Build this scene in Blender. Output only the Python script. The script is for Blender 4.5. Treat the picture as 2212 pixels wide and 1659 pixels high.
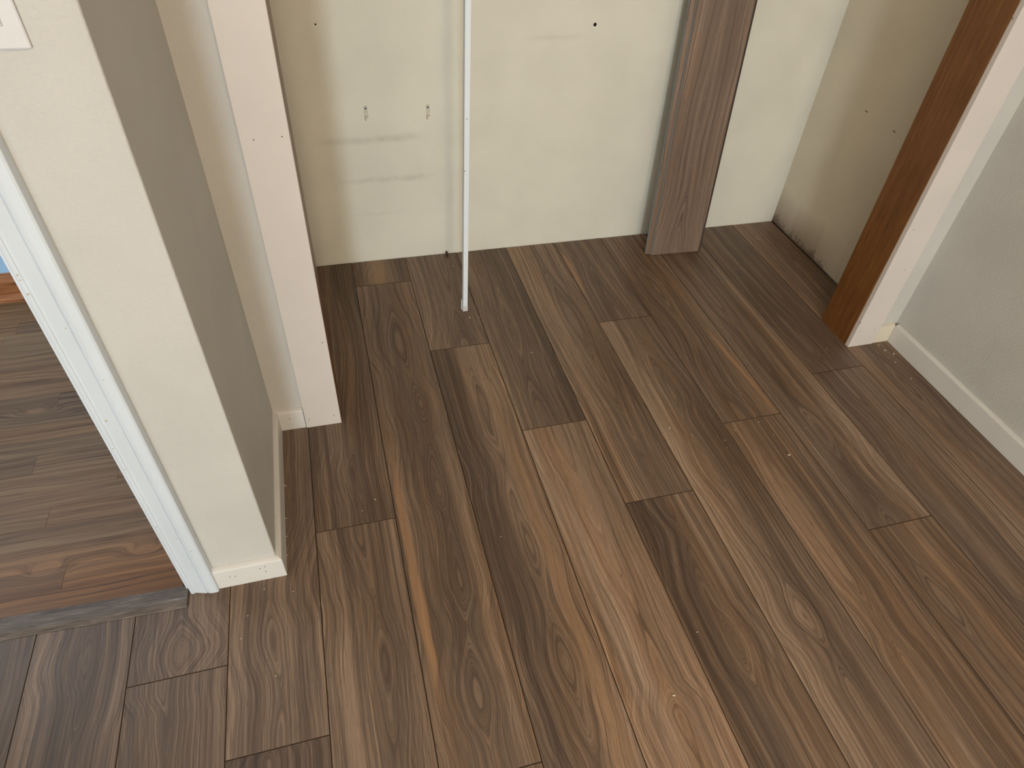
import bpy, bmesh, math, random
from mathutils import Vector, Matrix

# all positions below are in plank widths (one floor plank is 0.183 m wide)
U = 0.183
scn = bpy.context.scene
for o in list(bpy.data.objects):
    bpy.data.objects.remove(o)
COL = scn.collection

# ---------------------------------------------------------------- camera
cam_d = bpy.data.cameras.new('camera')
cam = bpy.data.objects.new('camera', cam_d)
COL.objects.link(cam)
cam_d.sensor_fit = 'HORIZONTAL'
cam_d.sensor_width = 36.0
cam_d.lens = 36.0 * 0.65926
cam_d.clip_start = 0.02
cam.location = (0.79489 * U, -11.07809 * U, 7.3185 * U)
cam.rotation_mode = 'XYZ'
cam.matrix_world = (Matrix.Translation(cam.location) @ Matrix.Rotation(-0.30788, 4, 'Z')
                    @ Matrix.Rotation(0.807503, 4, 'X') @ Matrix.Rotation(0.065879, 4, 'Z'))
scn.camera = cam

# ---------------------------------------------------------------- world, lights, exposure
world = bpy.data.worlds.new('world')
scn.world = world
world.use_nodes = True
world.node_tree.nodes['Background'].inputs[0].default_value = (0.55, 0.7, 1.0, 1)
world.node_tree.nodes['Background'].inputs[1].default_value = 0.6
scn.view_settings.view_transform = 'Standard'
scn.view_settings.look = 'None'
scn.view_settings.gamma = 1.0
scn.view_settings.use_curve_mapping = False
scn.view_settings.exposure = -0.17


def area(name, loc, target, sx, sy, power, color):
    d = bpy.data.lights.new(name, 'AREA')
    d.shape = 'RECTANGLE'
    d.size = sx * U
    d.size_y = sy * U
    d.energy = power
    d.color = color
    o = bpy.data.objects.new(name, d)
    COL.objects.link(o)
    o.location = Vector(loc) * U
    o.rotation_euler = (Vector(target) - Vector(loc)).to_track_quat('-Z', 'Y').to_euler()
    return o


# daylight entering by the window and the glass door in the wall behind the camera
area('window_daylight', (0.9, -37.9, 8.2), (1.75, 0, 3.0), 3.0, 6.5, 88.0, (1.0, 0.82, 0.58))
area('glass_door_daylight', (-4.2, -37.9, 6.0), (0.5, 0, 3.0), 2.7, 11.0, 162.0, (0.80, 0.93, 1.0))
area('side_fill_light', (-6.9, -20.0, 8.0), (9.9, -12.0, 3.0), 6.0, 6.0, 20.0, (1.0, 0.95, 0.86))  # added fill that brightens the right wall, not a known window
# ceiling lamp of the room
lamp = bpy.data.lights.new('ceiling_lamp_light', 'POINT')
lamp.energy = 23.0
lamp.color = (1.0, 0.66, 0.38)
lamp.shadow_soft_size = 0.16
lo = bpy.data.objects.new('ceiling_lamp_light', lamp)
COL.objects.link(lo)
lo.location = Vector((2.5, -14.0, 12.2)) * U
# added light for the hallway room, its real source unseen
area('hallway_fill_light', (-8.5, -2.5, 8.0), (-3.0, -3.0, 0.0), 3.0, 6.0, 17.0, (1.0, 0.96, 0.90))

# ---------------------------------------------------------------- node helpers
def srgb(r, g, b):
    def f(c):
        c /= 255.0
        return c / 12.92 if c <= 0.04045 else ((c + 0.055) / 1.055) ** 2.4
    return (f(r), f(g), f(b), 1.0)


class G:
    """small helper that strings shader nodes together"""
    def __init__(self, name, rough=0.5, spec=0.5):
        self.m = bpy.data.materials.new(name)
        self.m.use_nodes = True
        self.t = self.m.node_tree
        self.b = self.t.nodes['Principled BSDF']
        self.b.inputs['Roughness'].default_value = rough
        self.b.inputs['Specular IOR Level'].default_value = spec

    def n(self, typ, **kw):
        nd = self.t.nodes.new(typ)
        for k, v in kw.items():
            setattr(nd, k, v)
        return nd

    def put(self, sock, v):
        if isinstance(v, bpy.types.NodeSocket):
            self.t.links.new(v, sock)
        elif v is not None:
            sock.default_value = v

    def math(self, op, a, b=None, c=None, clamp=False):
        nd = self.n('ShaderNodeMath', operation=op, use_clamp=clamp)
        self.put(nd.inputs[0], a)
        if b is not None:
            self.put(nd.inputs[1], b)
        if c is not None:
            self.put(nd.inputs[2], c)
        return nd.outputs[0]

    def xyz(self, x, y, z=0.0):
        nd = self.n('ShaderNodeCombineXYZ')
        for i, v in enumerate((x, y, z)):
            self.put(nd.inputs[i], v)
        return nd.outputs[0]

    def noise(self, vec, scale=1.0, detail=2.0, rough=0.5, dist=0.0):
        nd = self.n('ShaderNodeTexNoise')
        self.put(nd.inputs['Vector'], vec)
        nd.inputs['Scale'].default_value = scale
        nd.inputs['Detail'].default_value = detail
        nd.inputs['Roughness'].default_value = rough
        nd.inputs['Distortion'].default_value = dist
        return nd.outputs[0]

    def ramp(self, fac, stops, interp='LINEAR'):
        nd = self.n('ShaderNodeValToRGB')
        cr = nd.color_ramp
        cr.interpolation = interp
        while len(cr.elements) < len(stops):
            cr.elements.new(0.5)
        for e, (p, c) in zip(cr.elements, stops):
            e.position = p
        for e, (p, c) in zip(cr.elements, stops):
            e.color = c if len(c) == 4 else (*c, 1)
        self.put(nd.inputs[0], fac)
        return nd.outputs[0]

    def mix(self, fac, a, b, mode='MIX'):
        nd = self.n('ShaderNodeMix', data_type='RGBA', blend_type=mode)
        self.put(nd.inputs[0], fac)
        self.put(nd.inputs[6], a)
        self.put(nd.inputs[7], b)
        return nd.outputs[2]

    def rng(self, v, a, b, c=0.0, d=1.0, smooth=False):
        nd = self.n('ShaderNodeMapRange')
        if smooth:
            nd.interpolation_type = 'SMOOTHSTEP'
        self.put(nd.inputs[0], v)
        for i, x in zip((1, 2, 3, 4), (a, b, c, d)):
            nd.inputs[i].default_value = x
        return nd.outputs[0]

    def obj_uv(self):
        tc = self.n('ShaderNodeTexCoord')
        s = self.n('ShaderNodeSeparateXYZ')
        self.t.links.new(tc.outputs['Object'], s.inputs[0])
        return (self.math('DIVIDE', s.outputs[0], U), self.math('DIVIDE', s.outputs[1], U),
                self.math('DIVIDE', s.outputs[2], U), tc.outputs['Object'])

    def bump(self, h, strength, dist):
        nd = self.n('ShaderNodeBump')
        nd.inputs['Strength'].default_value = strength
        nd.inputs['Distance'].default_value = dist
        self.put(nd.inputs['Height'], h)
        self.t.links.new(nd.outputs[0], self.b.inputs['Normal'])

    def color(self, c):
        self.put(self.b.inputs['Base Color'], c)
        return self.m


# ---------------------------------------------------------------- walnut-look vinyl planks
# growth rings: for each plank (distance along it, centre of the figure across it, ring height)
GRAIN = {
    '0a': [(0.17, 0.55, 0.3), (0.88, 0.48, 0.1), (1.45, 0.61, 0.45), (3.32, 0.88, 0.6), (5.5, 0.63, 0.8)],
    '0b': [(5.43, 0.57, 0.8), (5.95, 0.62, 0.5), (6.49, 0.64, 0.2), (7.17, 0.62, 0.7), (7.6, 0.59, 0.45), (8.23, 0.49, 0.1)],
    '1a': [(0.21, 0.45, 0.1), (0.73, 0.56, 0.4)],
    '1b': [(0.23, 0.53, 0.5), (0.79, 0.52, 0.05), (1.57, 0.59, 0.6), (2.1, 0.62, 0.1), (3.12, 0.65, 0.35), (3.5, 0.63, 0.1), (4.6, 0.7, 0.45), (5.18, 0.7, 0.1), (5.82, 0.62, 0.5), (6.6, 0.48, 0.0), (7.96, 0.46, 0.8)],
    '1c': [(8.32, 0.76, 0.5)],
    '2a': [(0.04, 0.56, 0.0), (0.59, 0.6, 0.5), (1.12, 0.62, 0.75), (2.44, 0.71, 0.5)],
    '2b': [(1.83, 0.52, 0.7), (2.27, 0.52, 0.4), (2.92, 0.54, 0.1), (3.65, 0.55, 0.5), (4.41, 0.6, 0.2), (5.07, 0.57, 0.35), (5.78, 0.66, 0.6), (6.43, 0.57, 0.25), (7.0, 0.62, 0.15), (7.98, 0.55, 0.5)],
    '3a': [(0.3, 0.39, 0.15), (1.25, 0.37, 0.6), (2.18, 0.47, 0.3), (3.82, 0.55, 0.6)],
    '3b': [(3.6, 0.5, 0.3), (4.1, .5, .15), (4.5, .53, .75), (5.2, 0.57, 0.95), (6.12, 0.55, 0.72), (7.08, 0.55, 0.4), (8.12, 0.52, 0.05)],
    '4a': [(0.09, 0.57, 0.95), (0.58, 0.58, 0.85), (1.31, 0.59, 0.7), (2.55, 0.62, 0.35), (3.9, 0.6, 0.0), (5.84, 0.5, 0.6)],
    '4b': [(5.01, 0.51, 0.2), (5.58, 0.47, 0.5), (6.19, 0.53, 0.1), (6.8, 0.43, 0.35), (7.76, 0.59, 0.8), (8.3, 0.51, 0.6)],
    '5a': [(0.13, 0.46, 0.1), (0.99, 0.43, 0.3), (1.92, 0.49, 0.6)],
    '5b': [(1.2, 0.46, 0.2), (1.67, 0.51, 0.4), (2.18, 0.57, 0.6), (2.61, 0.48, 0.15), (3.17, 0.51, 0.5), (4.1, 0.45, 0.3), (5.02, 0.36, 0.1), (5.74, 0.42, 0.3), (6.41, 0.58, 0.1), (7.92, 0.58, 0.6)],
    '6a': [(0.07, 0.35, 0.0), (0.82, 0.26, 0.3), (2.33, 0.5, 0.5), (3.46, 0.47, 0.1), (4.43, 0.4, 0.4)],
    '6b': [(3.79, 0.12, 0.1), (4.53, 0.12, 0.3), (4.93, 0.12, 0.6), (5.67, 0.12, 0.2), (6.78, 0.32, 0.1), (8.05, 0.48, 0.3)],
    '7a': [(0.02, 0.4, 0.1), (0.39, 0.46, 0.5), (0.91, 0.38, 0.6), (1.71, 0.46, 0.2), (2.55, 0.34, 0.6), (3.94, 0.37, 0.5), (4.96, 0.32, 0.1), (6.26, 0.34, 0.0)],
    '7b': [(5.67, 0.12, 0.3), (6.21, 0.12, 0.0), (6.62, 0.12, 0.3), (7.28, 0.12, 0.0), (7.93, 0.3, 0.4)],
    '8a': [(0.1, 0.48, 0.5), (0.61, 0.37, 0.1), (1.15, 0.24, 0.1), (2.12, 0.25, 0.3), (3.4, 0.15, 0.5)],
    '8b': [(3.61, 0.12, 0.3), (4.0, 0.12, 0.5), (4.24, 0.12, 0.05), (6.09, 0.45, 0.1), (6.98, 0.59, 0.3), (7.83, 0.53, 0.1)],
    '9a': [(1.1, 0.28, 0.2), (2.12, 0.39, 0.4), (3.11, 0.44, 0.1), (4.04, 0.35, 0.4), (6.45, 0.67, 0.2), (7.61, 0.76, 0.4)],
    '-1a': [(0.07, 0.5, 0.2), (0.53, 0.51, 0.4), (1.18, 0.37, 0.1), (1.71, 0.32, 0.6), (2.87, 0.78, 0.3), (4.06, 0.88, 0.5)],
    '-1b': [(8.21, 0.41, 0.1)],
    '-2a': [(-0.02, 0.48, 0.45), (0.27, 0.55, 0.0), (0.76, 0.47, 0.7)],
    '-2b': [(7.49, 0.47, 0.7), (7.9, 0.43, 0.4), (8.21, 0.29, 0.05)],
    '-3a': [(5.45, 0.56, 0.7), (5.89, 0.61, 0.5), (6.35, 0.53, 0.1), (6.77, 0.56, 0.4)],
    '-4a': [(4.85, 0.88, 0.4)],
}

# sapwood streaks: (across, along, across, along, width)
STREAKS = {
    '1b': [(0.09, 4.5, 0.11, 0.6, 0.065), (0.15, 2.4, 0.14, 1.0, 0.05)],
    '5a': [(0.04, 2.43, 0.07, 0.63, 0.05)],
    '6a': [(0.82, 2.33, 0.95, -0.4, 0.045)],
    '2b': [(0.38, 8.16, 0.50, 6.9, 0.05), (0.70, 8.0, 0.84, 4.5, 0.07), (0.78, 5.2, 0.80, 2.4, 0.05), (0.82, 3.6, 0.86, 1.4, 0.10)],
    '7b': [(0.55, 8.2, 0.62, 7.3, 0.05)],
    '3b': [(0.40, 8.3, 0.53, 6.6, 0.07)],
    '1a': [(0.40, -0.2, 0.52, 0.9, 0.14)],
}
# light and dark bands across each plank (position, value)
BANDS = {
    '0a': [(0, .42), (.25, .52), (.55, .45), (.75, .30), (1, .42)],
    '0b': [(0, .58), (.2, .55), (.55, .36), (.75, .45), (1, .50)],
    '1a': [(0, .45), (.2, .40), (.4, .70), (.6, .60), (.8, .30), (1, .4)],
    '1b': [(0, .55), (.25, .48), (.5, .40), (.75, .44), (1, .60)],
    '2a': [(0, .62), (.2, .58), (.5, .42), (.8, .45), (1, .45)],
    '2b': [(0, .30), (.28, .22), (.42, .48), (.7, .66), (1, .62)],
    '3a': [(0, .62), (.3, .50), (.6, .40), (1, .30)],
    '3b': [(0, .72), (.2, .66), (.5, .64), (.8, .60), (1, .50)],
    '4a': [(0, .66), (.2, .60), (.5, .55), (.8, .50), (1, .38)],
    '4b': [(0, .42), (.25, .32), (.45, .42), (.6, .52), (1, .55)],
    '5a': [(0, .45), (.3, .42), (.6, .44), (1, .50)],
    '5b': [(0, .74), (.18, .60), (.4, .46), (.7, .44), (1, .42)],
    '6a': [(0, .50), (.3, .45), (.6, .46), (1, .50)],
    '6b': [(0, .70), (.2, .60), (.45, .45), (.8, .42), (1, .46)],
    '7a': [(0, .45), (.4, .38), (.7, .48), (1, .64)],
    '7b': [(0, .40), (.4, .50), (.7, .45), (1, .52)],
    '8a': [(0, .46), (.4, .40), (.7, .42), (1, .48)],
    '8b': [(0, .40), (.3, .40), (.6, .45), (1, .60)],
    '9a': [(0, .58), (.3, .50), (.6, .45), (1, .45)],
    '-1a': [(0, .40), (.3, .46), (.6, .55), (.75, .44), (1, .60)],
    '-1b': [(0, .40), (.5, .35), (1, .45)],
    '-2a': [(0, .45), (.5, .42), (1, .50)],
    '-2b': [(0, .48), (.5, .42), (.8, .52), (1, .40)],
    '-3a': [(0, .50), (.3, .42), (.6, .36), (1, .48)],
    '-4a': [(0, .30), (.5, .30), (.8, .45), (1, .30)],
}

# pale to dark walnut, in the order of darkening
C_DARK = srgb(75, 62, 53)
C_MDARK = srgb(101, 84, 71)
C_MID = srgb(123, 103, 87)
C_LITE = srgb(149, 126, 107)
C_PALE = srgb(176, 152, 131)


def walnut(key, seed, v0, v1, hue=0.0, gain=1.0, contrast=1.04):
    g = G('walnut_' + str(key).replace('-', 'm'), 0.46, 0.42)
    u, v, z, ob = g.obj_uv()
    sd = seed * 7.31
    pts = sorted(GRAIN.get(key, [(0.5, .5, .2), (3, .45, .7), (5, .55, .1), (7.5, .5, .6)]))
    # slow wander of the fibres
    w1 = g.noise(g.xyz(g.math('MULTIPLY', u, 1.1), g.math('MULTIPLY', v, 0.45), sd), 1.0, 1.0)
    w2 = g.noise(g.xyz(g.math('MULTIPLY', u, 3.6), g.math('MULTIPLY', v, 1.1), sd + 3), 1.0, 2.0, .5)
    uw = g.math('ADD', u, g.math('MULTIPLY', g.math('SUBTRACT', w1, .5), 0.13))
    uw = g.math('ADD', uw, g.math('MULTIPLY', g.math('SUBTRACT', w2, .5), 0.030))
    # figure along the plank: red = ring height, green = centre of the figure
    vv = g.math('ADD', v, g.math('MULTIPLY', g.math('SUBTRACT', w2, .5), 0.25))
    t = g.rng(vv, v0, v1)
    if key in ('-1a', '-2b', '-3a', '0b', '0a'):
        pts = [(p, c, .38 + .6 * (d - .38)) for p, c, d in pts]
    cm = sum(q[1] for q in pts) / len(pts)
    stops = [((p - v0) / (v1 - v0), (d, min(.72, max(.28, cm + .55 * (c - cm))), 0)) for p, c, d in pts]
    stops = [s for s in stops if 0.0 <= s[0] <= 1.0] or [(0.5, (.3, .5, 0))]
    if len(stops) < 2:
        stops = [(0.0, (.7, .5, 0)), stops[0], (1.0, (.6, .45, 0))]
    fig = g.ramp(t, stops, 'EASE')
    sep = g.n('ShaderNodeSeparateColor')
    g.t.links.new(fig, sep.inputs[0])
    du = g.math('ABSOLUTE', g.math('SUBTRACT', uw, sep.outputs[1]))
    du = g.math('SQRT', g.math('ADD', g.math('MULTIPLY', du, du), 0.0012))
    ringu = g.math('MULTIPLY', g.math('POWER', du, 1.2), 3.8)
    ring = g.math('ADD', ringu, g.math('MULTIPLY', sep.outputs[0], 0.72))
    # irregular growth lines from the ring value
    n1 = g.noise(g.xyz(g.math('MULTIPLY', ring, 5.2), g.math('MULTIPLY', v, 0.10), sd + 11), 1.0, 2.0, .6)
    n2 = g.noise(g.xyz(g.math('MULTIPLY', ring, 15.0), g.math('MULTIPLY', v, 0.16), sd + 17), 1.0, 2.0, .6)
    n3 = g.noise(g.xyz(g.math('MULTIPLY', g.math('ADD', ring, g.math('MULTIPLY', uw, .6)), 40.0), g.math('MULTIPLY', v, 0.5), sd + 23), 1.0, 2.0, .6)
    # straight fibre
    f1 = g.noise(g.xyz(g.math('MULTIPLY', g.math('ADD', u, g.math('MULTIPLY', w1, .1)), 30.0), g.math('MULTIPLY', v, 0.22), sd), 1.0, 3.0, .65)
    edge = g.rng(du, 0.03, 0.30, 0.35, 1.0)
    f2 = g.noise(g.xyz(g.math('MULTIPLY', uw, 150.0), g.math('MULTIPLY', v, 4.0), sd), 1.0, 2.0, .6)
    patch = g.noise(g.xyz(g.math('MULTIPLY', uw, 2.6), g.math('MULTIPLY', v, 0.4), sd + 5), 1.0, 2.0, .5)
    band = g.ramp(uw, [(p, (q, q, q)) for p, q in BANDS.get(key, [(0, .5), (.5, .42), (1, .5)])], 'B_SPLINE')
    val = g.math('ADD', band, g.math('MULTIPLY', g.math('SUBTRACT', n1, .5), 0.48))
    val = g.math('ADD', val, g.math('MULTIPLY', g.math('SUBTRACT', n2, .5), 0.66))
    val = g.math('ADD', val, g.math('MULTIPLY', g.math('MULTIPLY', g.math('SUBTRACT', n3, .5), edge), 0.42))
    val = g.math('ADD', val, g.math('MULTIPLY', g.math('MULTIPLY', g.math('SUBTRACT', f1, .5), edge), 0.62))
    val = g.math('ADD', val, g.math('MULTIPLY', g.math('SUBTRACT', f2, .5), 0.42))
    val = g.math('ADD', val, g.math('MULTIPLY', g.math('SUBTRACT', patch, .5), 0.40))
    s1 = g.noise(g.xyz(g.math('MULTIPLY', g.math('ADD', u, g.math('MULTIPLY', g.math('SUBTRACT', w1, .5), .08)), 11.0), g.math('MULTIPLY', v, 0.14), sd + 61), 1.0, 2.0, .6)
    val = g.math('ADD', val, g.math('MULTIPLY', g.math('MULTIPLY', g.math('SUBTRACT', s1, .5), edge), 0.62))
    val = g.math('MULTIPLY_ADD', g.math('SUBTRACT', val, .48), contrast, .48)
    base = g.ramp(val, [(0.10, C_DARK), (0.32, C_MDARK), (0.50, C_MID), (0.68, C_LITE), (0.92, C_PALE)])
    # thin dark outlines where a growth line turns
    line = g.noise(g.xyz(g.math('MULTIPLY', ring, 9.0), g.math('MULTIPLY', v, 0.08), sd + 29), 1.0, 1.0, .5)
    wk = g.rng(f1, .35, .65, .35, 1.0)
    lm = g.rng(g.math('ABSOLUTE', g.math('SUBTRACT', line, .47)), 0.0, 0.036, 0.75, 0.0, True)
    base = g.mix(g.math('MULTIPLY', lm, wk), base, C_DARK)
    lm2 = g.rng(g.math('ABSOLUTE', g.math('SUBTRACT', line, .58)), 0.0, 0.012, 0.35, 0.0, True)
    base = g.mix(g.math('MULTIPLY', lm2, wk), base, C_PALE)
    lens = g.rng(ring, 0.165, 0.150, 0.0, 0.62, True)
    base = g.mix(lens, base, g.mix(g.rng(f2, .3, .7), C_MID, C_LITE))
    # warm and purple drift
    hn = g.noise(g.xyz(g.math('MULTIPLY', uw, 3.4), g.math('MULTIPLY', v, 0.35), sd + 40), 1.0, 2.0)
    hn = g.rng(hn, .3, .7, -.5 + hue, .5 + hue)
    base = g.mix(g.math('MULTIPLY', hn, .9, clamp=True), base, g.mix(1.0, base, srgb(255, 236, 210), 'MULTIPLY'))
    base = g.mix(g.math('MULTIPLY', hn, -.9, clamp=True), base, g.mix(1.0, base, srgb(238, 236, 238), 'MULTIPLY'))
    # sapwood streaks
    for k, (ua, va, ub, vb, w) in enumerate(STREAKS.get(key, [])):
        mu, mv = (ua + ub) / 2, (va + vb) / 2
        hl = abs(va - vb) / 2
        sl = (ua - ub) / (va - vb)
        dv = g.math('SUBTRACT', v, mv)
        cu = g.math('MULTIPLY_ADD', dv, sl, mu)
        wob = g.math('MULTIPLY', g.math('SUBTRACT', w2, .5), 0.05 + w)
        x = g.math('DIVIDE', g.math('ADD', g.math('SUBTRACT', u, cu), wob), w)
        y = g.math('DIVIDE', dv, hl)
        r = g.math('ADD', g.math('MULTIPLY', x, x), g.math('MULTIPLY', y, y))
        m = g.rng(r, 0.2, 1.15, 1.0, 0.0, True)
        m = g.math('MULTIPLY', m, g.rng(f1, .3, .7, .62, 1.0))
        tone = srgb(176, 137, 102) if key not in ('2b', '3b', '1a', '7b') else srgb(162, 130, 98)
        base = g.mix(g.math('MULTIPLY', m, .8 if key not in ('2b', '3b', '7b') else .5), base, tone)
    # pores: short dark dashes
    pr = g.noise(g.xyz(g.math('MULTIPLY', uw, 120.0), g.math('MULTIPLY', v, 9.0), sd + 50), 1.0, 1.0)
    base = g.mix(g.rng(pr, .66, .74, 0.0, .45), base, C_DARK)
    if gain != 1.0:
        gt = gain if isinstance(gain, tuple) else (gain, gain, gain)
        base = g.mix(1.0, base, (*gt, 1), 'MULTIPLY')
    g.bump(g.math('ADD', f2, g.math('MULTIPLY', n1, .5)), 0.10, 0.0006)
    g.put(g.b.inputs['Roughness'], g.rng(f1, .3, .7, .42, .52))
    return g.color(base)


# ---------------------------------------------------------------- other materials
def paint(name, col, scale=190.0, strength=0.32, rough=0.6, chroma=True, extra=None):
    g = G(name, rough, 0.3)
    tc = g.n('ShaderNodeTexCoord')
    ob = tc.outputs['Object']
    peel = g.noise(ob, scale, 3.0, .55, .4)
    fine = g.noise(ob, scale * 3.2, 2.0)
    big = g.noise(ob, 5.0, 2.0)
    c = g.mix(g.rng(big, .35, .65), (*[x * .965 for x in col[:3]], 1), (*[min(1, x * 1.03) for x in col[:3]], 1))
    c = g.mix(g.rng(peel, .58, .75, 0, .10), c, (*[min(1, x * 1.25) for x in col[:3]], 1))
    if extra:
        c = extra(g, c)
    g.bump(g.math('ADD', g.rng(peel, .35, .7), g.math('MULTIPLY', fine, .25)), strength, 0.0013)
    return g.color(c)


def smudges(g, c):
    """old shelf rub marks on the closet back wall; coordinates are the room's"""
    u, v, z, ob = g.obj_uv()
    nz = g.noise(ob, 40.0, 4.0, .7)
    nl = g.noise(g.xyz(g.math('MULTIPLY', u, 1.2), 0.0, z), 2.0, 3.0, .6)
    for (x0, x1, zz, w, a) in ((0.85, 2.45, 2.36, .10, .22), (1.15, 2.6, 1.63, .08, .20), (4.3, 5.2, 3.85, .08, .12),
                               (1.2, 2.0, 0.98, .05, .09)):
        zc = g.math('ADD', zz, g.math('MULTIPLY', g.math('SUBTRACT', nl, .5), .12))
        dz = g.math('ABSOLUTE', g.math('SUBTRACT', z, zc))
        m = g.rng(dz, 0.0, w, 1.0, 0.0, True)
        m = g.math('MULTIPLY', m, g.rng(u, x0 - .3, x0 + .3, 0, 1, True))
        m = g.math('MULTIPLY', m, g.rng(u, x1 - .4, x1 + .2, 1, 0, True))
        m = g.math('MULTIPLY', m, g.rng(nz, .3, .7, .35, 1.0))
        c = g.mix(g.math('MULTIPLY', m, a), c, srgb(104, 92, 72))
    return c


def mould(g, c):
    """mould creeping up the closet side wall from the floor"""
    u, v, z, ob = g.obj_uv()
    nz = g.noise(ob, 55.0, 5.0, .75)
    nl = g.noise(g.xyz(0.0, v, 0.0), 2.2, 2.0, .6)
    h = g.math('ADD', z, g.math('MULTIPLY', g.math('SUBTRACT', nl, .5), -.5))
    m = g.rng(h, 0.0, 0.34, 1.0, 0.0)
    m = g.math('MULTIPLY', m, g.rng(v, -2.6, -1.7, 0.0, 1.0, True))
    speck = g.rng(g.math('ADD', nz, g.math('MULTIPLY', m, .36)), .66, .80, 0, 1)
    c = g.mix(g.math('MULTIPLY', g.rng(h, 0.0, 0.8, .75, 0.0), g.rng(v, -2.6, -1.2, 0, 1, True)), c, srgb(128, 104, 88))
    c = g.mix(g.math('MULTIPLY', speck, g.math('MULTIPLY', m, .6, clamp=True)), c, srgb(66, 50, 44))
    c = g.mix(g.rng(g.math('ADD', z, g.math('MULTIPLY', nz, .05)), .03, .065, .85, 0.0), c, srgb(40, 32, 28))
    return c


CREAM = (0.585, 0.578, 0.552, 1)
M_wall = paint('room_wall_paint', CREAM)
M_closet = paint('closet_wall_paint', (0.79, 0.775, 0.685, 1), extra=smudges)
M_side = paint('closet_side_paint', (0.76, 0.69, 0.56, 1), extra=mould)
M_ceil = paint('ceiling_paint', (0.78, 0.76, 0.70, 1), 90.0, .5)
M_blue = paint('blue_wall_paint', (0.36, 0.60, 0.90, 1), 200.0, .2)


def trim_paint(name, col, spots=True):
    g = G(name, 0.42, 0.4)
    tc = g.n('ShaderNodeTexCoord')
    ob = tc.outputs['Object']
    big = g.noise(ob, 7.0, 3.0)
    c = g.mix(g.rng(big, .3, .7), col, (*[x * .95 for x in col[:3]], 1))
    brush = g.noise(ob, 60.0, 2.0)
    if spots:
        sp = g.noise(ob, 46.0, 1.0)
        c = g.mix(g.rng(sp, .785, .80, 0, .7), c, srgb(96, 80, 66))
    g.bump(brush, .12, .0008)
    return g.color(c)


M_trim = trim_paint('white_trim_paint', (0.71, 0.655, 0.62, 1))
M_doortrim = trim_paint('cool_tinted_trim_paint', (0.70, 0.77, 0.85, 1))  # white trim, with the cool light by the doorway tinted into its colour
M_base = trim_paint('baseboard_paint', (0.73, 0.72, 0.70, 1))
M_old = trim_paint('old_cream_paint', (0.72, 0.665, 0.54, 1))
M_plate = G('white_plastic', .3, .5).color((0.68, 0.68, 0.71, 1))
M_white_metal = G('white_enamel', .35, .5).color((0.84, 0.92, 1.0, 1))
M_hole = G('hole_dark', .9, .1).color((0.02, 0.018, 0.016, 1))
M_gap = G('subfloor_dark', .9, .1).color((0.03, 0.022, 0.016, 1))
M_anchor = G('anchor_plastic', .5, .4).color((0.66, 0.64, 0.55, 1))
M_anchor_ring = G('anchor_grey', .5, .4).color((0.42, 0.42, 0.42, 1))
M_core = G('plank_core', .6, .3).color(srgb(126, 126, 122))
M_scar = G('plaster_scar', .8, .2).color((0.50, 0.44, 0.34, 1))
M_bevel = G('plank_bevel', .6, .2).color(srgb(84, 67, 52))
M_lip = G('lock_lip_dark', .7, .2).color(srgb(72, 64, 58))
M_nail = G('nail_brown', .9, .1).color((0.11, 0.08, 0.06, 1))
M_slot = G('switch_slot', .6, .2).color((0.5, 0.5, 0.52, 1))
M_crumb = G('crumb', .8, .2).color((0.60, 0.53, 0.42, 1))
M_chip = G('brown_chip', .8, .2).color(srgb(62, 48, 38))


def brown_jamb():
    g = G('stained_jamb_wood', 0.42, 0.4)
    u, v, z, ob = g.obj_uv()
    a = g.noise(g.xyz(g.math('MULTIPLY', v, 130.0), g.math('MULTIPLY', z, 3.0), u), 1.0, 3.0, .65)
    b = g.noise(g.xyz(g.math('MULTIPLY', v, 22.0), g.math('MULTIPLY', z, .6), 3.0), 1.0, 2.0, .6)
    w = g.noise(g.xyz(v, z, u), 1.6, 3.0, .6)
    x = g.math('ADD', g.math('MULTIPLY', a, .55), g.math('MULTIPLY', b, .45))
    c = g.ramp(x, [(0.34, srgb(100, 62, 28)), (0.5, srgb(123, 80, 38)), (0.62, srgb(138, 94, 50)), (.72, srgb(176, 128, 84))])
    c = g.mix(g.rng(w, .3, .7, 0, .5), c, g.mix(1.0, c, srgb(205, 190, 180), 'MULTIPLY'))
    g.bump(a, .15, .0008)
    return g.color(c)


M_brown = brown_jamb()


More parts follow.
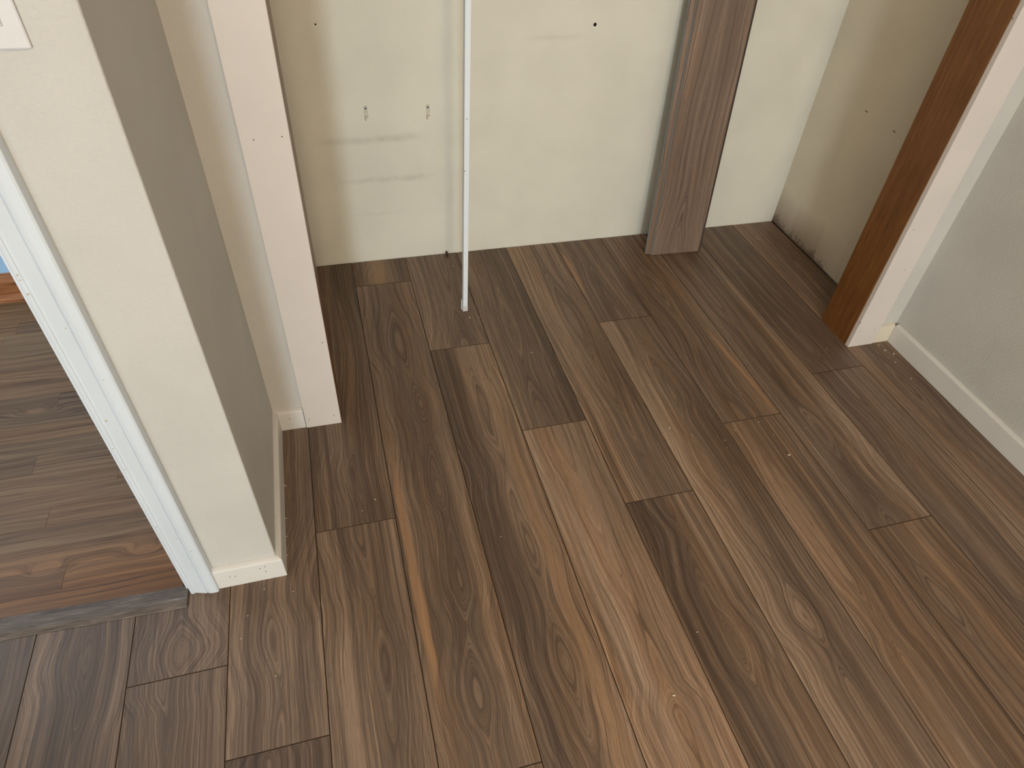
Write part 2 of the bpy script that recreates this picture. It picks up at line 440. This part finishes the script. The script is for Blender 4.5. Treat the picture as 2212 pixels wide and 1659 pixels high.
def oak(name, long_axis='x', dark=1.0):
    """old oak strip flooring, each strip with its own tone"""
    g = G(name, 0.45, 0.42)
    u, v, z, ob = g.obj_uv()
    oi = g.n('ShaderNodeObjectInfo')
    r = oi.outputs['Random']
    rs = g.math('MULTIPLY', r, 57.0)
    geo = g.n('ShaderNodeNewGeometry')
    s = g.n('ShaderNodeSeparateXYZ')
    g.t.links.new(geo.outputs['Position'], s.inputs[0])
    px = g.math('DIVIDE', s.outputs[0], U)
    py = g.math('DIVIDE', s.outputs[1], U)
    n1 = g.noise(g.xyz(g.math('MULTIPLY', u, 0.45), g.math('MULTIPLY', v, 2.0), rs), 1.0, 2.0, .5)
    vw = g.math('ADD', v, g.math('MULTIPLY', n1, .26))
    knot = None
    for kx, ky in ((-3.08, -5.69), (-1.98, -5.64), (-3.75, -2.88)):
        ax = g.math('DIVIDE', g.math('SUBTRACT', px, kx), .20)
        ay = g.math('DIVIDE', g.math('SUBTRACT', py, ky), .085)
        r2 = g.math('ADD', g.math('MULTIPLY', ax, ax), g.math('MULTIPLY', ay, ay))
        e = g.math('EXPONENT', g.math('MULTIPLY', r2, -.7))
        vw = g.math('ADD', vw, g.math('MULTIPLY', e, .20))
        knot = e if knot is None else g.math('MAXIMUM', knot, e)
    rings = g.noise(g.xyz(g.math('MULTIPLY', u, .18), g.math('MULTIPLY', vw, 17.0), rs), 1.0, 3.0, .6)
    fib = g.noise(g.xyz(g.math('MULTIPLY', u, 1.6), g.math('MULTIPLY', vw, 80.0), rs), 1.0, 3.0, .6)
    x = g.math('ADD', g.math('MULTIPLY', rings, .66), g.math('MULTIPLY', fib, .34))
    c = g.ramp(x, [(.35, srgb(70, 52, 36)), (.43, srgb(110, 88, 66)), (.53, srgb(128, 105, 80)), (.68, srgb(152, 129, 100))])
    tone = g.ramp(r, [(0.0, srgb(206, 200, 196)), (.25, srgb(255, 248, 238)), (.5, srgb(232, 230, 224)), (.75, srgb(255, 240, 222)), (1.0, srgb(236, 230, 226))])
    c = g.mix(1.0, c, tone, 'MULTIPLY')
    c = g.mix(g.rng(knot, .6, .8, 0, .4), c, srgb(148, 116, 90))
    # the strips nearest the doorway are more orange
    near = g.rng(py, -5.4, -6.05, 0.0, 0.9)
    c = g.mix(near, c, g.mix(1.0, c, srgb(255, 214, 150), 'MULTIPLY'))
    g.bump(fib, .12, .0006)
    return g.color(c)


M_oak = oak('oak_strip')


def oak_trim():
    g = G('oak_baseboard', .4, .4)
    u, v, z, ob = g.obj_uv()
    a = g.noise(g.xyz(g.math('MULTIPLY', u, 1.5), 0.0, g.math('MULTIPLY', z, 40.0)), 1.0, 3.0, .6)
    return g.color(g.ramp(a, [(.3, srgb(104, 64, 38)), (.5, srgb(146, 96, 60)), (.7, srgb(176, 124, 84))]))


M_oaktrim = oak_trim()


def grey_strip():
    g = G('grey_wood_vinyl', .5, .4)
    u, v, z, ob = g.obj_uv()
    a = g.noise(g.xyz(g.math('MULTIPLY', u, 4.0), g.math('MULTIPLY', v, 90.0), 1.0), 1.0, 4.0, .7)
    b = g.noise(g.xyz(g.math('MULTIPLY', u, 2.5), g.math('MULTIPLY', v, 16.0), 4.0), 1.0, 3.0, .6)
    x = g.math('ADD', g.math('MULTIPLY', a, .6), g.math('MULTIPLY', b, .4))
    c = g.ramp(x, [(.34, srgb(68, 60, 54)), (.50, srgb(94, 85, 78)), (.60, srgb(118, 108, 101)), (.70, srgb(174, 164, 156))])
    g.bump(a, .2, .0008)
    return g.color(c)


M_strip = grey_strip()

# ---------------------------------------------------------------- mesh helpers


def link(name, me, mat, parent=None, loc=(0, 0, 0), kind=None, label=None, cat=None, group=None):
    o = bpy.data.objects.new(name, me)
    COL.objects.link(o)
    if mat is not None:
        for m in (mat if isinstance(mat, (list, tuple)) else [mat]):
            me.materials.append(m)
    o.location = Vector(loc) * U
    if parent is not None:
        o.parent = parent
    tag(o, kind, label, cat, group)
    return o


def tag(o, kind=None, label=None, cat=None, group=None):
    for k, v in (('kind', kind), ('label', label), ('category', cat), ('group', group)):
        if v:
            o[k] = v


def empty(name, loc=(0, 0, 0), **kw):
    o = bpy.data.objects.new(name, None)
    COL.objects.link(o)
    o.location = Vector(loc) * U
    o.empty_display_size = .05
    tag(o, **kw)
    return o


def prism(poly, z0, z1, name='m', bevel=0.0, only_vertical=False, top_only=False, segs=2):
    """polygon in the floor plane (counter-clockwise) drawn up from z0 to z1; plank-width units"""
    bm = bmesh.new()
    lo = [bm.verts.new((x * U, y * U, z0 * U)) for x, y in poly]
    hi = [bm.verts.new((x * U, y * U, z1 * U)) for x, y in poly]
    n = len(poly)
    bm.faces.new(list(reversed(lo)))
    bm.faces.new(hi)
    for i in range(n):
        j = (i + 1) % n
        bm.faces.new((lo[i], lo[j], hi[j], hi[i]))
    bmesh.ops.recalc_face_normals(bm, faces=bm.faces)
    if bevel > 0:
        if top_only:
            ed = [e for e in bm.edges if all(abs(v.co.z - z1 * U) < 1e-7 for v in e.verts)]
        elif only_vertical:
            ed = [e for e in bm.edges if abs(e.verts[0].co.z - e.verts[1].co.z) > 1e-6]
        else:
            ed = list(bm.edges)
        bmesh.ops.bevel(bm, geom=ed, offset=bevel * U, segments=segs, profile=.5, affect='EDGES')
    me = bpy.data.meshes.new(name)
    bm.to_mesh(me)
    bm.free()
    return me


def box(x0, x1, y0, y1, z0, z1, bevel=0.0, name='m', **kw):
    return prism([(x0, y0), (x1, y0), (x1, y1), (x0, y1)], z0, z1, name, bevel, **kw)


def sweep(profile, path, name='m', closed_ends=True):
    """profile = [(out, up)] swept along a horizontal or vertical path given as frames (origin, out-vector, up-vector)"""
    bm = bmesh.new()
    rows = []
    for o, a, b in path:
        o, a, b = Vector(o), Vector(a), Vector(b)
        rows.append([bm.verts.new((o + a * p + b * q) * U) for p, q in profile])
    n = len(profile)
    for r0, r1 in zip(rows, rows[1:]):
        for i in range(n):
            j = (i + 1) % n
            bm.faces.new((r0[i], r0[j], r1[j], r1[i]))
    bm.faces.new(rows[0])
    bm.faces.new(list(reversed(rows[-1])))
    bmesh.ops.recalc_face_normals(bm, faces=bm.faces)
    me = bpy.data.meshes.new(name)
    bm.to_mesh(me)
    bm.free()
    return me


def disc(center, axis_n, r, depth, name='m', seg=12, sx=1.0, sz=1.0):
    bm = bmesh.new()
    bmesh.ops.create_cone(bm, cap_ends=True, segments=seg, radius1=r * U, radius2=r * U * .92, depth=depth * U)
    q = Vector(axis_n).to_track_quat('Z', 'Y').to_matrix().to_4x4()
    for v in bm.verts:
        v.co = q @ v.co
        v.co.x *= sx
        v.co.z *= sz
        v.co += Vector(center) * U
    me = bpy.data.meshes.new(name)
    bm.to_mesh(me)
    bm.free()
    return me


def yb(x):          # closet back wall line, a little out of square with the planks
    return 0.07 - 0.0105 * x


def yf(x):          # face of the closet front wall
    return -3.965 - 0.0095 * x


HT = 13.3           # ceiling height


# ---------------------------------------------------------------- floor with its planks
floor = link('floor', box(-7.0, 10.3, -38.1, 0.3, -0.30, -0.045), M_gap, kind='structure',
             label='dark walnut vinyl plank floor running from the room into the closet', cat='floor')
random.seed(4)
GAP = 0.004
L = 8.34
SHOW = {}


def plank_mesh(poly, ox, oy):
    return prism([(x - ox, y - oy) for x, y in poly], -0.034, 0.0, 'plank', bevel=0.0045, top_only=True, segs=1)


def edge_dark(me, slot=1):
    for p in me.polygons:
        if p.normal.z < .95:
            p.material_index = slot


MATS = {}


def floor_plank(key, col, y0, y1, poly=None, yo=None):
    """one plank: column, near end, far end; yo = where the full plank would begin"""
    g = GAP / 2
    poly = poly or [(col, y0), (col + 1, y0), (col + 1, y1), (col, y1)]
    cx = sum(p[0] for p in poly) / len(poly)
    cy = sum(p[1] for p in poly) / len(poly)
    shr = []
    for x, y in poly:
        shr.append((x + (g if x < cx else -g), y + (g if y < cy else -g)))
    yo = y0 if yo is None else yo
    if key not in MATS:
        seed = len(MATS) * 3 + 2
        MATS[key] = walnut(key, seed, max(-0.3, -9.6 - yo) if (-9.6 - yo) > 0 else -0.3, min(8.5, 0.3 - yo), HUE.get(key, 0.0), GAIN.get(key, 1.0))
    me = plank_mesh(shr, col, yo)
    edge_dark(me)
    return link('plank', me, [MATS[key], M_bevel], parent=floor, loc=(col, yo, 0))


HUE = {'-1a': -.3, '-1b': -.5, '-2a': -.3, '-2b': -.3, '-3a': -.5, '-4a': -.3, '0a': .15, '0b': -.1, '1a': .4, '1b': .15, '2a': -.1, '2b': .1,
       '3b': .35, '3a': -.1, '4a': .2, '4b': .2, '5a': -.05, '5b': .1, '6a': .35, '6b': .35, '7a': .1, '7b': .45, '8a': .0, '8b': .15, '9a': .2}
GAIN = {'-1a': .86, '-1b': .78, '-2a': .79, '-2b': .77, '-3a': .73, '-4a': .63, '0b': .96, '3b': 1.12, '5b': 1.05, '6b': 1.05, '0a': .88, '8a': .93, '1b': .97, '2a': .97, '3a': .95, '4b': .95}  # plank tones; HUE and GAIN also carry the cool shade over the left planks

far = lambda c: yb(c + .5) - .01
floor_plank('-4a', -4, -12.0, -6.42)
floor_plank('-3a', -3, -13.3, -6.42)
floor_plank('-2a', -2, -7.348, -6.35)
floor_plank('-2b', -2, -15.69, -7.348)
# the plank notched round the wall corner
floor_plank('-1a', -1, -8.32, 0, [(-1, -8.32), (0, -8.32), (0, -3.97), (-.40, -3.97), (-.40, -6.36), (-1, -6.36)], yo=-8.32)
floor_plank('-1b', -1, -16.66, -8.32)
floor_plank('0a', 0, -5.873, far(0))
floor_plank('0b', 0, -14.21, -5.873)
floor_plank('1a', 1, -.74, far(1))
floor_plank('1b', 1, -9.08, -.74)
floor_plank('1c', 1, -17.4, -9.08)
floor_plank('2a', 2, -2.75, far(2))
floor_plank('2b', 2, -11.09, -2.75)
floor_plank('3a', 3, -4.77, far(3))
floor_plank('3b', 3, -13.11, -4.77)
floor_plank('4a', 4, -6.34, far(4))
floor_plank('4b', 4, -14.68, -6.34)
floor_plank('5a', 5, -2.61, far(5))
floor_plank('5b', 5, -10.95, -2.61)
floor_plank('6a', 6, -5.293, far(6))
floor_plank('6b', 6, -13.63, -5.293)
floor_plank('7a', 7, -7.47, far(7))
floor_plank('7b', 7, -15.81, -7.47)
floor_plank('8a', 8, -4.6, far(8))
floor_plank('8b', 8, -12.94, -4.6)
floor_plank('9a', 9, -8.34, 0, [(9, -8.34), (9.88, -8.34), (9.88, -4.06), (9.95, -3.9), (9.95, far(9)), (9, far(9))], yo=-8.34)
# the rest of the room, behind the camera
pool = ['3b', '6b', '0b', '2b', '8b', '5b', '4b', '1b']
for c in range(-7, 10):
    tops = {-4: -12.0, -3: -13.3, -2: -15.69, -1: -16.66, 0: -14.21, 1: -17.4, 2: -11.09, 3: -13.11, 4: -14.68, 5: -10.95,
            6: -13.63, 7: -15.81, 8: -12.94, 9: -8.34}
    y = tops.get(c, -6.42)
    first = True
    while y > -38.0:
        ln = L if c in tops or not first else random.uniform(3, 8)
        y2 = max(-38.0, y - ln)
        if y - y2 > .3:
            x1 = c + 1 if c < 9 else 9.88
            k = pool[(c * 3 + int(-y)) % len(pool)]
            floor_plank(k, c, y2, y, [(c, y2), (x1, y2), (x1, y), (c, y)], yo=y - L)
        y = y2
        first = False

# ---------------------------------------------------------------- hallway room beyond the doorway: oak strips
hall = link('hallway_floor', box(-9.5, -1.46, -6.33, .2, -0.30, -0.045), M_gap, kind='structure',
            label='old oak strip floor beyond the doorway at the left edge', cat='floor')
random.seed(11)
y = -6.30
row = 0
while y < 0.02:
    w = 0.3125
    x = -9.4
    cuts = {4: [-3.2], 11: [-3.48, -2.2]}.get(row)
    if cuts is None:
        cuts = []
        xx = -9.4 + random.uniform(1, 7)
        while xx < -1.8:
            cuts.append(xx)
            xx += random.uniform(4.0, 8.5)
    ends = [-9.4] + [c for c in cuts if c > -9.2] + [-1.52]
    for a, b in zip(ends, ends[1:]):
        y1 = min(y + w, .02)
        if b - a > .1 and y1 - y > .05:
            link('strip', prism([(0.001, .001), (b - a - .001, .001), (b - a - .001, y1 - y - .001), (0.001, y1 - y - .001)], -0.04, 0.0, 'strip', .0012, top_only=True, segs=1),
                 M_oak, parent=hall, loc=(a, y, 0))
    y += w
    row += 1

# ---------------------------------------------------------------- walls
ZB = -0.03
link('wall_back', prism([(-1.0, yb(-1)), (-1.0, yb(-1) + .6), (10.6, yb(10.6) + .6), (10.6, yb(10.6))][::-1], ZB, HT), M_closet, kind='structure',
     label='cream closet back wall with rub marks and screw anchors', cat='wall')
link('wall_closet_right', prism([(9.97, -3.4), (10.6, -3.4), (10.6, yb(10)), (9.97, yb(10))], ZB, HT), M_side, kind='structure',
     label='cream closet side wall with mould along the floor', cat='wall')
link('wall_return_right', prism([(9.08, yf(9.08)), (9.90, yf(9.9)), (9.90, -4.30), (10.6, -4.30), (10.6, -3.37), (9.08, -3.37)], ZB, HT), M_wall, kind='structure',
     label='short cream wall between closet opening and right wall', cat='wall')
link('wall_right', box(9.90, 10.5, -38.2, -4.30, ZB, HT), M_wall, kind='structure',
     label='textured cream wall on the right above white baseboard', cat='wall')
left_poly = [(-1.43, -6.33), (-.425, -6.33), (-.425, yf(-.4)), (.40, yf(.4)), (.40, -3.35), (-.35, -3.35), (-.35, yb(-.4)), (-1.43, .06)]
lw = link('wall_left', prism(left_poly, ZB, HT, bevel=0.018, only_vertical=True, segs=3), M_wall, kind='structure',
          label='cream wall projecting between the doorway and the closet', cat='wall')
for p in lw.data.polygons:
    p.use_smooth = False
link('wall_door_header', box(-5.4, -1.47, -6.33, -5.65, 11.1, HT), M_wall, kind='structure',
     label='cream wall above the hallway doorway', cat='wall')
link('wall_left_far', box(-9.5, -5.4, -6.33, -5.65, ZB, HT), M_wall, kind='structure',
     label='cream wall on the far side of the hallway doorway', cat='wall')
link('wall_closet_header', prism([(.40, yf(.4)), (9.08, yf(9.08)), (9.08, -3.37), (.40, -3.35)], 11.2, HT), M_wall, kind='structure',
     label='cream wall above the closet opening', cat='wall')
link('wall_rear', box(-7.6, 10.5, -38.7, -38.1, ZB, HT), M_wall, kind='structure', label='cream wall behind the viewer', cat='wall')
link('wall_far_left', box(-7.6, -7.0, -38.1, -6.33, ZB, HT), M_wall, kind='structure', label='cream wall closing the room on the left', cat='wall')
link('wall_hallway', box(-9.5, -1.47, .10, .7, ZB, HT), M_blue, kind='structure',
     label='light blue wall seen through the doorway above oak baseboard', cat='wall')
link('wall_hallway_left', box(-10.1, -9.5, -6.33, .7, ZB, HT), M_blue, kind='structure', label='light blue wall at the far left of the hallway room', cat='wall')
link('ceiling', box(-10.1, 10.6, -38.7, .9, HT, HT + .5), M_ceil, kind='structure', label='white ceiling', cat='ceiling')

# ---------------------------------------------------------------- baseboards
BP = [(0, 0), (.066, 0), (.066, .328), (.060, .342), (.038, .354), (.012, .362), (0, .362)]
up = (0, 0, 1)


def base_run(name, pts, label, mat):
    """baseboard along a chain of wall points; 'out' is to the right of the walking direction"""
    fr = []
    for i, p in enumerate(pts):
        dirs = []
        if i > 0:
            d = Vector(p) - Vector(pts[i - 1]); dirs.append(Vector((d.y, -d.x)).normalized())
        if i < len(pts) - 1:
            d = Vector(pts[i + 1]) - Vector(p); dirs.append(Vector((d.y, -d.x)).normalized())
        if len(dirs) == 2:
            b = (dirs[0] + dirs[1]).normalized()
            out = b / max(.3, b.dot(dirs[0]))
        else:
            out = dirs[0]
        fr.append(((p[0], p[1], 0.001), (out.x, out.y, 0), up))
    return link(name, sweep(BP, fr, name), mat, kind='structure', label=label, cat='baseboard')


bl = base_run('baseboard_left', [(-1.12, -6.33), (-.425, -6.33), (-.425, yf(-.4)), (-.025, yf(0))],
              'white baseboard wrapping the wall corner left of the closet', M_base)
base_run('baseboard_right', [(9.90, yf(9.9) - .07), (9.90, -38.05)], 'white baseboard along the right wall', M_base)
base_run('baseboard_return_right', [(9.50, yf(9.5)), (9.834, yf(9.83))], 'short yellowed baseboard piece between right closet casing and corner', M_old)
hb = link('baseboard_hallway', sweep([(0, 0), (.09, 0), (.09, .36), (.06, .40), (.03, .47), (0, .48)], [((-1.5, .10, .001), (0, -1, 0), up), ((-9.45, .10, .001), (0, -1, 0), up)]),
          M_oaktrim, kind='structure', label='oak baseboard at the foot of the blue wall', cat='baseboard')
link('shoe_molding', sweep([(.09, 0), (.17, 0), (.165, .05), (.14, .09), (.09, .11)], [((-1.5, .10, .001), (0, -1, 0), up), ((-9.45, .10, .001), (0, -1, 0), up)]),
     M_oaktrim, parent=hb)


def nail(parent, pos, n=(0, -1, 0), r=.009):
    link('nail_hole', disc(pos, n, r * .8, .004, seg=8), M_nail, parent=parent)


# ---------------------------------------------------------------- closet opening: jambs and casings
def rel(poly, o):
    return poly


t1 = link('trim_1', prism([(-.018, yf(0) - .085), (.473, yf(.47) - .085), (.473, yf(.47)), (-.018, yf(0))], 0.002, 11.6, bevel=.008), M_trim, kind='structure',
          label='flat white board casing on the left side of the closet opening', cat='casing')
for x, z in ((.133, 4.265), (.41, 4.28), (.42, 1.54), (.04, .17), (.383, .178)):
    nail(t1, (x, yf(x) - .086, z))
t2 = link('trim_2', prism([(9.022, yf(9) - .085), (9.513, yf(9.5) - .085), (9.513, yf(9.5)), (9.022, yf(9))], 0.002, 11.6, bevel=.008), M_trim, kind='structure',
          label='flat white board casing on the right side of the closet opening', cat='casing')
for x, z in ((9.10, .35), (9.40, .34), (9.36, 1.55), (9.12, 2.3)):
    nail(t2, (x, yf(x) - .086, z))
link('trim_3', prism([(.40, -3.22), (.40, yf(.4) - .0), (.474, yf(.47) - .0), (.474, -3.22)], 0.002, 11.2, bevel=.004), M_brown, kind='structure',
     label='brown stained wooden jamb on the left side of the closet opening', cat='jamb')
link('trim_4', prism([(9.012, -3.355), (9.012, yf(9)), (9.08, yf(9.08)), (9.08, -3.355)], 0.002, 11.2, bevel=.004), M_brown, kind='structure',
     label='brown stained wooden jamb on the right side of the closet opening', cat='jamb')
link('trim_5', prism([(-.018, yf(0) - .085), (9.513, yf(9.5) - .085), (9.513, yf(9.5)), (-.018, yf(0))], 11.6, 12.1, bevel=.008), M_trim, kind='structure',
     label='flat white board casing over the closet opening', cat='casing')

for o in bpy.data.objects:      # the left side of the opening leans a touch out of plumb
    if o.name in ('trim_1', 'trim_3'):
        for vx in o.data.vertices:
            vx.co.x += .0034 * vx.co.z
# doorway casing: moulded profile standing on the floor
PR = [(0, 0), (0, .052), (.008, .060), (.030, .066), (.048, .066), (.054, .056), (.075, .060), (.15, .080), (.205, .094), (.212, .082), (.224, .096), (.262, .106),
      (.335, .106), (.352, .096), (.355, .085), (.355, 0)]
t6 = link('trim_6', sweep(PR, [((-1.432, -6.33, 0.002), (.88, 0, 0), (0, -1, 0)), ((-1.432, -6.33, 11.3), (.88, 0, 0), (0, -1, 0))]), M_doortrim, kind='structure',
          label='moulded white casing on the right side of the hallway doorway', cat='casing')
link('trim_7', box(-1.475, -1.415, -6.33, -5.62, 0.002, 11.1, .004), M_doortrim, kind='structure', label='white jamb of the hallway doorway', cat='jamb')
random.seed(5)
for k in range(11):
    z = random.uniform(.3, 4.5)
    x = random.choice((.03, .03, .10, .18, .27))
    yy = {.03: .066, .10: .068, .18: .088, .27: .106}[x]
    link('paint_chip', disc((-1.432 + x * .88, -6.33 - yy - .001, z), (0, -1, 0), random.uniform(.005, .010), .003, seg=6, sz=random.uniform(.8, 1.6)), M_scar, parent=t6)
for x, z in ((-.96, .20), (-.90, .19), (-.62, .25), (-.56, .27), (-.57, .17)):
    nail(bl, (x, -6.397, z), r=.008)
nail(bl, (-.22, yf(-.2) - .067, .22), r=.010)

# ---------------------------------------------------------------- transition strip at the doorway
sm = sweep([(0, 0), (.262, 0), (.255, .012), (.20, .034), (.06, .036), (0, .030)],
           [((0, 0, 0), (0, -1, 0), up), ((-3.9, 0, 0), (0, -1, 0), up)])
strip = link('transition_strip', sm, M_strip, loc=(-1.452, -6.292, 0.004), label='grey wood-look strip bridging the oak and walnut floors at the doorway', cat='floor strip')
strip.rotation_euler = (0, 0, math.radians(-1.6))

# ---------------------------------------------------------------- light switch
sw = link('light_switch', box(-1.127, -.745, -6.352, -6.331, 5.88, 6.505, .012), M_plate,
          label='white switch plate on the wall beside the doorway', cat='light switch')
link('rocker_gap', box(-1.031, -.841, -6.3535, -6.3515, 6.006, 6.379, .0), M_slot, parent=sw, label='thin grey slot round the rocker')
link('rocker', prism([(-1.026, -6.362), (-.846, -6.362), (-.846, -6.350), (-1.026, -6.350)], 6.010, 6.375, bevel=.006), M_plate, parent=sw)

# ---------------------------------------------------------------- white support pole in the closet
pole = link('closet_pole', box(-.040, .040, -.055, .055, .10, 11.2, .006), M_white_metal, loc=(2.790, -1.77, 0),
            label='thin white metal pole standing upright in the closet', cat='pole')
link('end_cap', box(-.046, .044, -.064, .058, .0, .115, .008), M_plate, parent=pole)
link('bracket_lip', box(-.062, -.046, -.01, .045, .0, .20, .003), M_plate, parent=pole)
link('rust_mark', disc((-.005, -.0555, 3.40), (0, -1, 0), .012, .002, seg=7), M_scar, parent=pole, label='small brown mark on the pole')
link('rust_mark', disc((-.030, -.0555, 2.62), (0, -1, 0), .013, .002, seg=7), M_scar, parent=pole, label='small brown mark on the pole')
pole.rotation_euler = (0, math.radians(.45), 0)

# ---------------------------------------------------------------- loose planks leaning on the back wall
def loose_plank(key, seed, x, yfoot, lean, twist, label, roll=0.0):
    T = .036
    t = empty('loose_plank', (x, yfoot, 0.003), label=label, cat='plank', group='loose planks leaning on the closet back wall')
    if key not in MATS:
        MATS[key] = walnut(key, seed, 0.0, 4.6, -.1, (1.06, 1.08, 1.15), .62)
    link('face', prism([(0, 0), (1.0, 0), (1.0, L), (0, L)], T * .55, T, 'face', .005, top_only=True, segs=1), MATS[key], parent=t)
    link('core', prism([(-.014, .005), (1.005, .005), (1.005, L - .005), (-.014, L - .005)], 0.0, T * .52, 'core'), M_core, parent=t, label='grey rigid core')
    link('tongue', prism([(-.024, .01), (-.014, .01), (-.014, L - .01), (-.024, L - .01)], .001, T * .26, 'tongue', .002), M_core, parent=t)
    link('lock_lip', prism([(1.005, .01), (1.05, .01), (1.05, L - .01), (1.005, L - .01)], T * .02, T * .30, 'lock_lip', .002), M_lip, parent=t)
    # local x across, local y up the wall, local z out of the face towards the room
    t.matrix_world = (Matrix.Translation(Vector((x, yfoot, 0.002 + T * math.sin(lean))) * U) @ Matrix.Rotation(twist, 4, 'Z')
                      @ Matrix.Rotation(math.pi / 2 - lean, 4, 'X') @ Matrix.Rotation(roll, 4, 'Z'))
    return t


GRAIN['L1'] = [(0.0, .45, .0), (0.25, .45, .12), (0.75, .45, .42), (1.4, .47, .62), (2.2, .45, .66), (2.8, .46, .60), (3.6, .5, .75), (4.6, .5, .80)]
BANDS['L1'] = [(0, .60), (.12, .62), (.4, .44), (.6, .48), (.85, .60), (1, .62)]
GRAIN['L2'] = [(0.0, .55, .5), (1.2, .5, .7), (2.4, .45, .4), (4.6, .5, .6)]
BANDS['L2'] = [(0, .60), (.5, .5), (1, .55)]
lean = math.atan2(.66, L)
loose_plank('L1', 71, 6.80, -.770, math.atan2(.655, L), -.045, 'walnut-look loose plank in front of the leaning stack, face fully visible')
loose_plank('L2', 83, 6.700, -.725, math.atan2(.655, L), -.045, 'second loose plank of the leaning stack, showing only a sliver on the left')
loose_plank('L2', 83, 6.83, -.672, math.atan2(.645, L), -.04, 'third loose plank of the leaning stack, behind the two front ones', roll=.010)
loose_plank('L2', 83, 6.89, -.612, math.atan2(.62, L), -.035, 'rearmost loose plank of the leaning stack, its dark edge out on the right', roll=.014)

# ---------------------------------------------------------------- small fixings on the back wall
def anchor(x, z, label):
    y = yb(x)
    a = empty('wall_anchor', (x, y, z), label=label, cat='wall anchor', group='screw anchors left in the closet back wall')
    link('collar', disc((0, -.004, .045), (0, -1, 0), .036, .010, seg=16), M_anchor, parent=a)
    link('ring', disc((0, -.008, .040), (0, -1, 0), .026, .006, seg=16), M_anchor_ring, parent=a)
    link('screw_hole', disc((0, -.010, .036), (0, -1, 0), .012, .006, seg=10), M_hole, parent=a)
    link('sleeve', box(-.030, .032, -.012, .002, -.065, .012, .004), M_anchor, parent=a)
    link('scar', prism([(-.028, -.006), (-.002, -.006), (-.002, .001), (-.028, .001)], -.165, -.075, bevel=.003), M_scar, parent=a)
    link('scar', prism([(.006, -.005), (.03, -.005), (.03, .001), (.006, .001)], -.12, -.08, bevel=.003), M_scar, parent=a)
    return a


anchor(1.55, 2.845, 'screw anchor in the closet back wall, nearer the left casing')
anchor(2.56, 2.81, 'screw anchor in the closet back wall, just left of the pole')
for x, z, r, lab in ((5.325, 4.03, .030, 'round dark hole high on the closet back wall right of the pole'), (.953, 4.14, .014, 'tiny dark nail hole high on the closet back wall near the left casing')):
    link('wall_hole', disc((0, 0, 0), (0, -1, 0), r, .006, seg=14), M_hole, loc=(x, yb(x), z), label=lab, cat='hole')
for y, z, lab in ((-2.18, 2.90, 'short dark scratch on the closet side wall nearer the brown jamb'), (-1.42, 2.93, 'short dark scratch on the closet side wall nearer the back corner')):
    link('wall_scratch', box(-.002, .001, -.035, .035, -.006, .006, .001), M_chip, loc=(9.97, y, z), label=lab, cat='scratch')
link('wood_chip', prism([(-.02, -.05), (.025, -.04), (.03, .02), (-.01, .03)], 0.002, .075, bevel=.008), M_chip, loc=(2.80, -.035, 0),
     label='small dark wood chip at the foot of the closet back wall by the pole', cat='chip')

# ---------------------------------------------------------------- crumbs on the planks
CR = [(5.16, -5.21, 9), (5.43, -5.41, 5), (6.56, -5.39, 6), (6.66, -6.08, 10), (7.35, -4.37, 4), (2.82, -2.03, 9), (2.98, -2.05, 7), (2.86, -0.42, 7), (0.78, -5.53, 6), (0.6, -5.67, 4),
      (3.62, -3.14, 7), (4.4, -5.76, 4), (6.12, -5.46, 5), (3.56, -8.81, 8), (4.13, -8.22, 5), (9.71, -4.46, 10), (9.62, -4.35, 8), (9.6, -4.65, 7), (9.59, -5.06, 7), (7.52, -3.9, 5), (8.62, -4.1, 6),
      (9.12, -4.08, 5), (7.21, -5.66, 4), (9.27, -0.62, 7), (9.31, -0.67, 6), (2.25, -6.46, 4), (-0.8, -6.82, 4), (-0.62, -6.52, 4), (-0.3, -6.63, 4), (-0.87, -7.08, 4), (-0.51, -7.59, 4),
      (-0.345, -5.04, 7), (-0.35, -5.57, 5), (-0.35, -5.85, 5), (-0.355, -6.12, 6), (5.87, -5.61, 5), (5.83, -5.75, 4), (6.65, -5.68, 4), (6.6, -4.76, 4), (7.57, -6.07, 3), (9.6, -4.2, 7), (9.55, -4.52, 5),
      (9.2, -4.35, 4), (9.35, -4.4, 4), (9.05, -4.32, 4), (9.45, -4.38, 4)]
bm = bmesh.new()
random.seed(8)
for x, y, s in CR:
    s = s * .0019
    r = bmesh.ops.create_icosphere(bm, subdivisions=1, radius=s * U)
    a = random.uniform(0, 3.1)
    for v in r['verts']:
        v.co = Vector((v.co.x * random.uniform(.9, 1.6), v.co.y * .8, v.co.z * .55))
        v.co = Matrix.Rotation(a, 3, 'Z') @ v.co + Vector((x, y, s * .5)) * U
me = bpy.data.meshes.new('crumbs')
bm.to_mesh(me)
bm.free()
link('sawdust_crumbs', me, M_crumb, kind='stuff', label='scattered pale sawdust crumbs lying on the walnut planks', cat='crumbs')
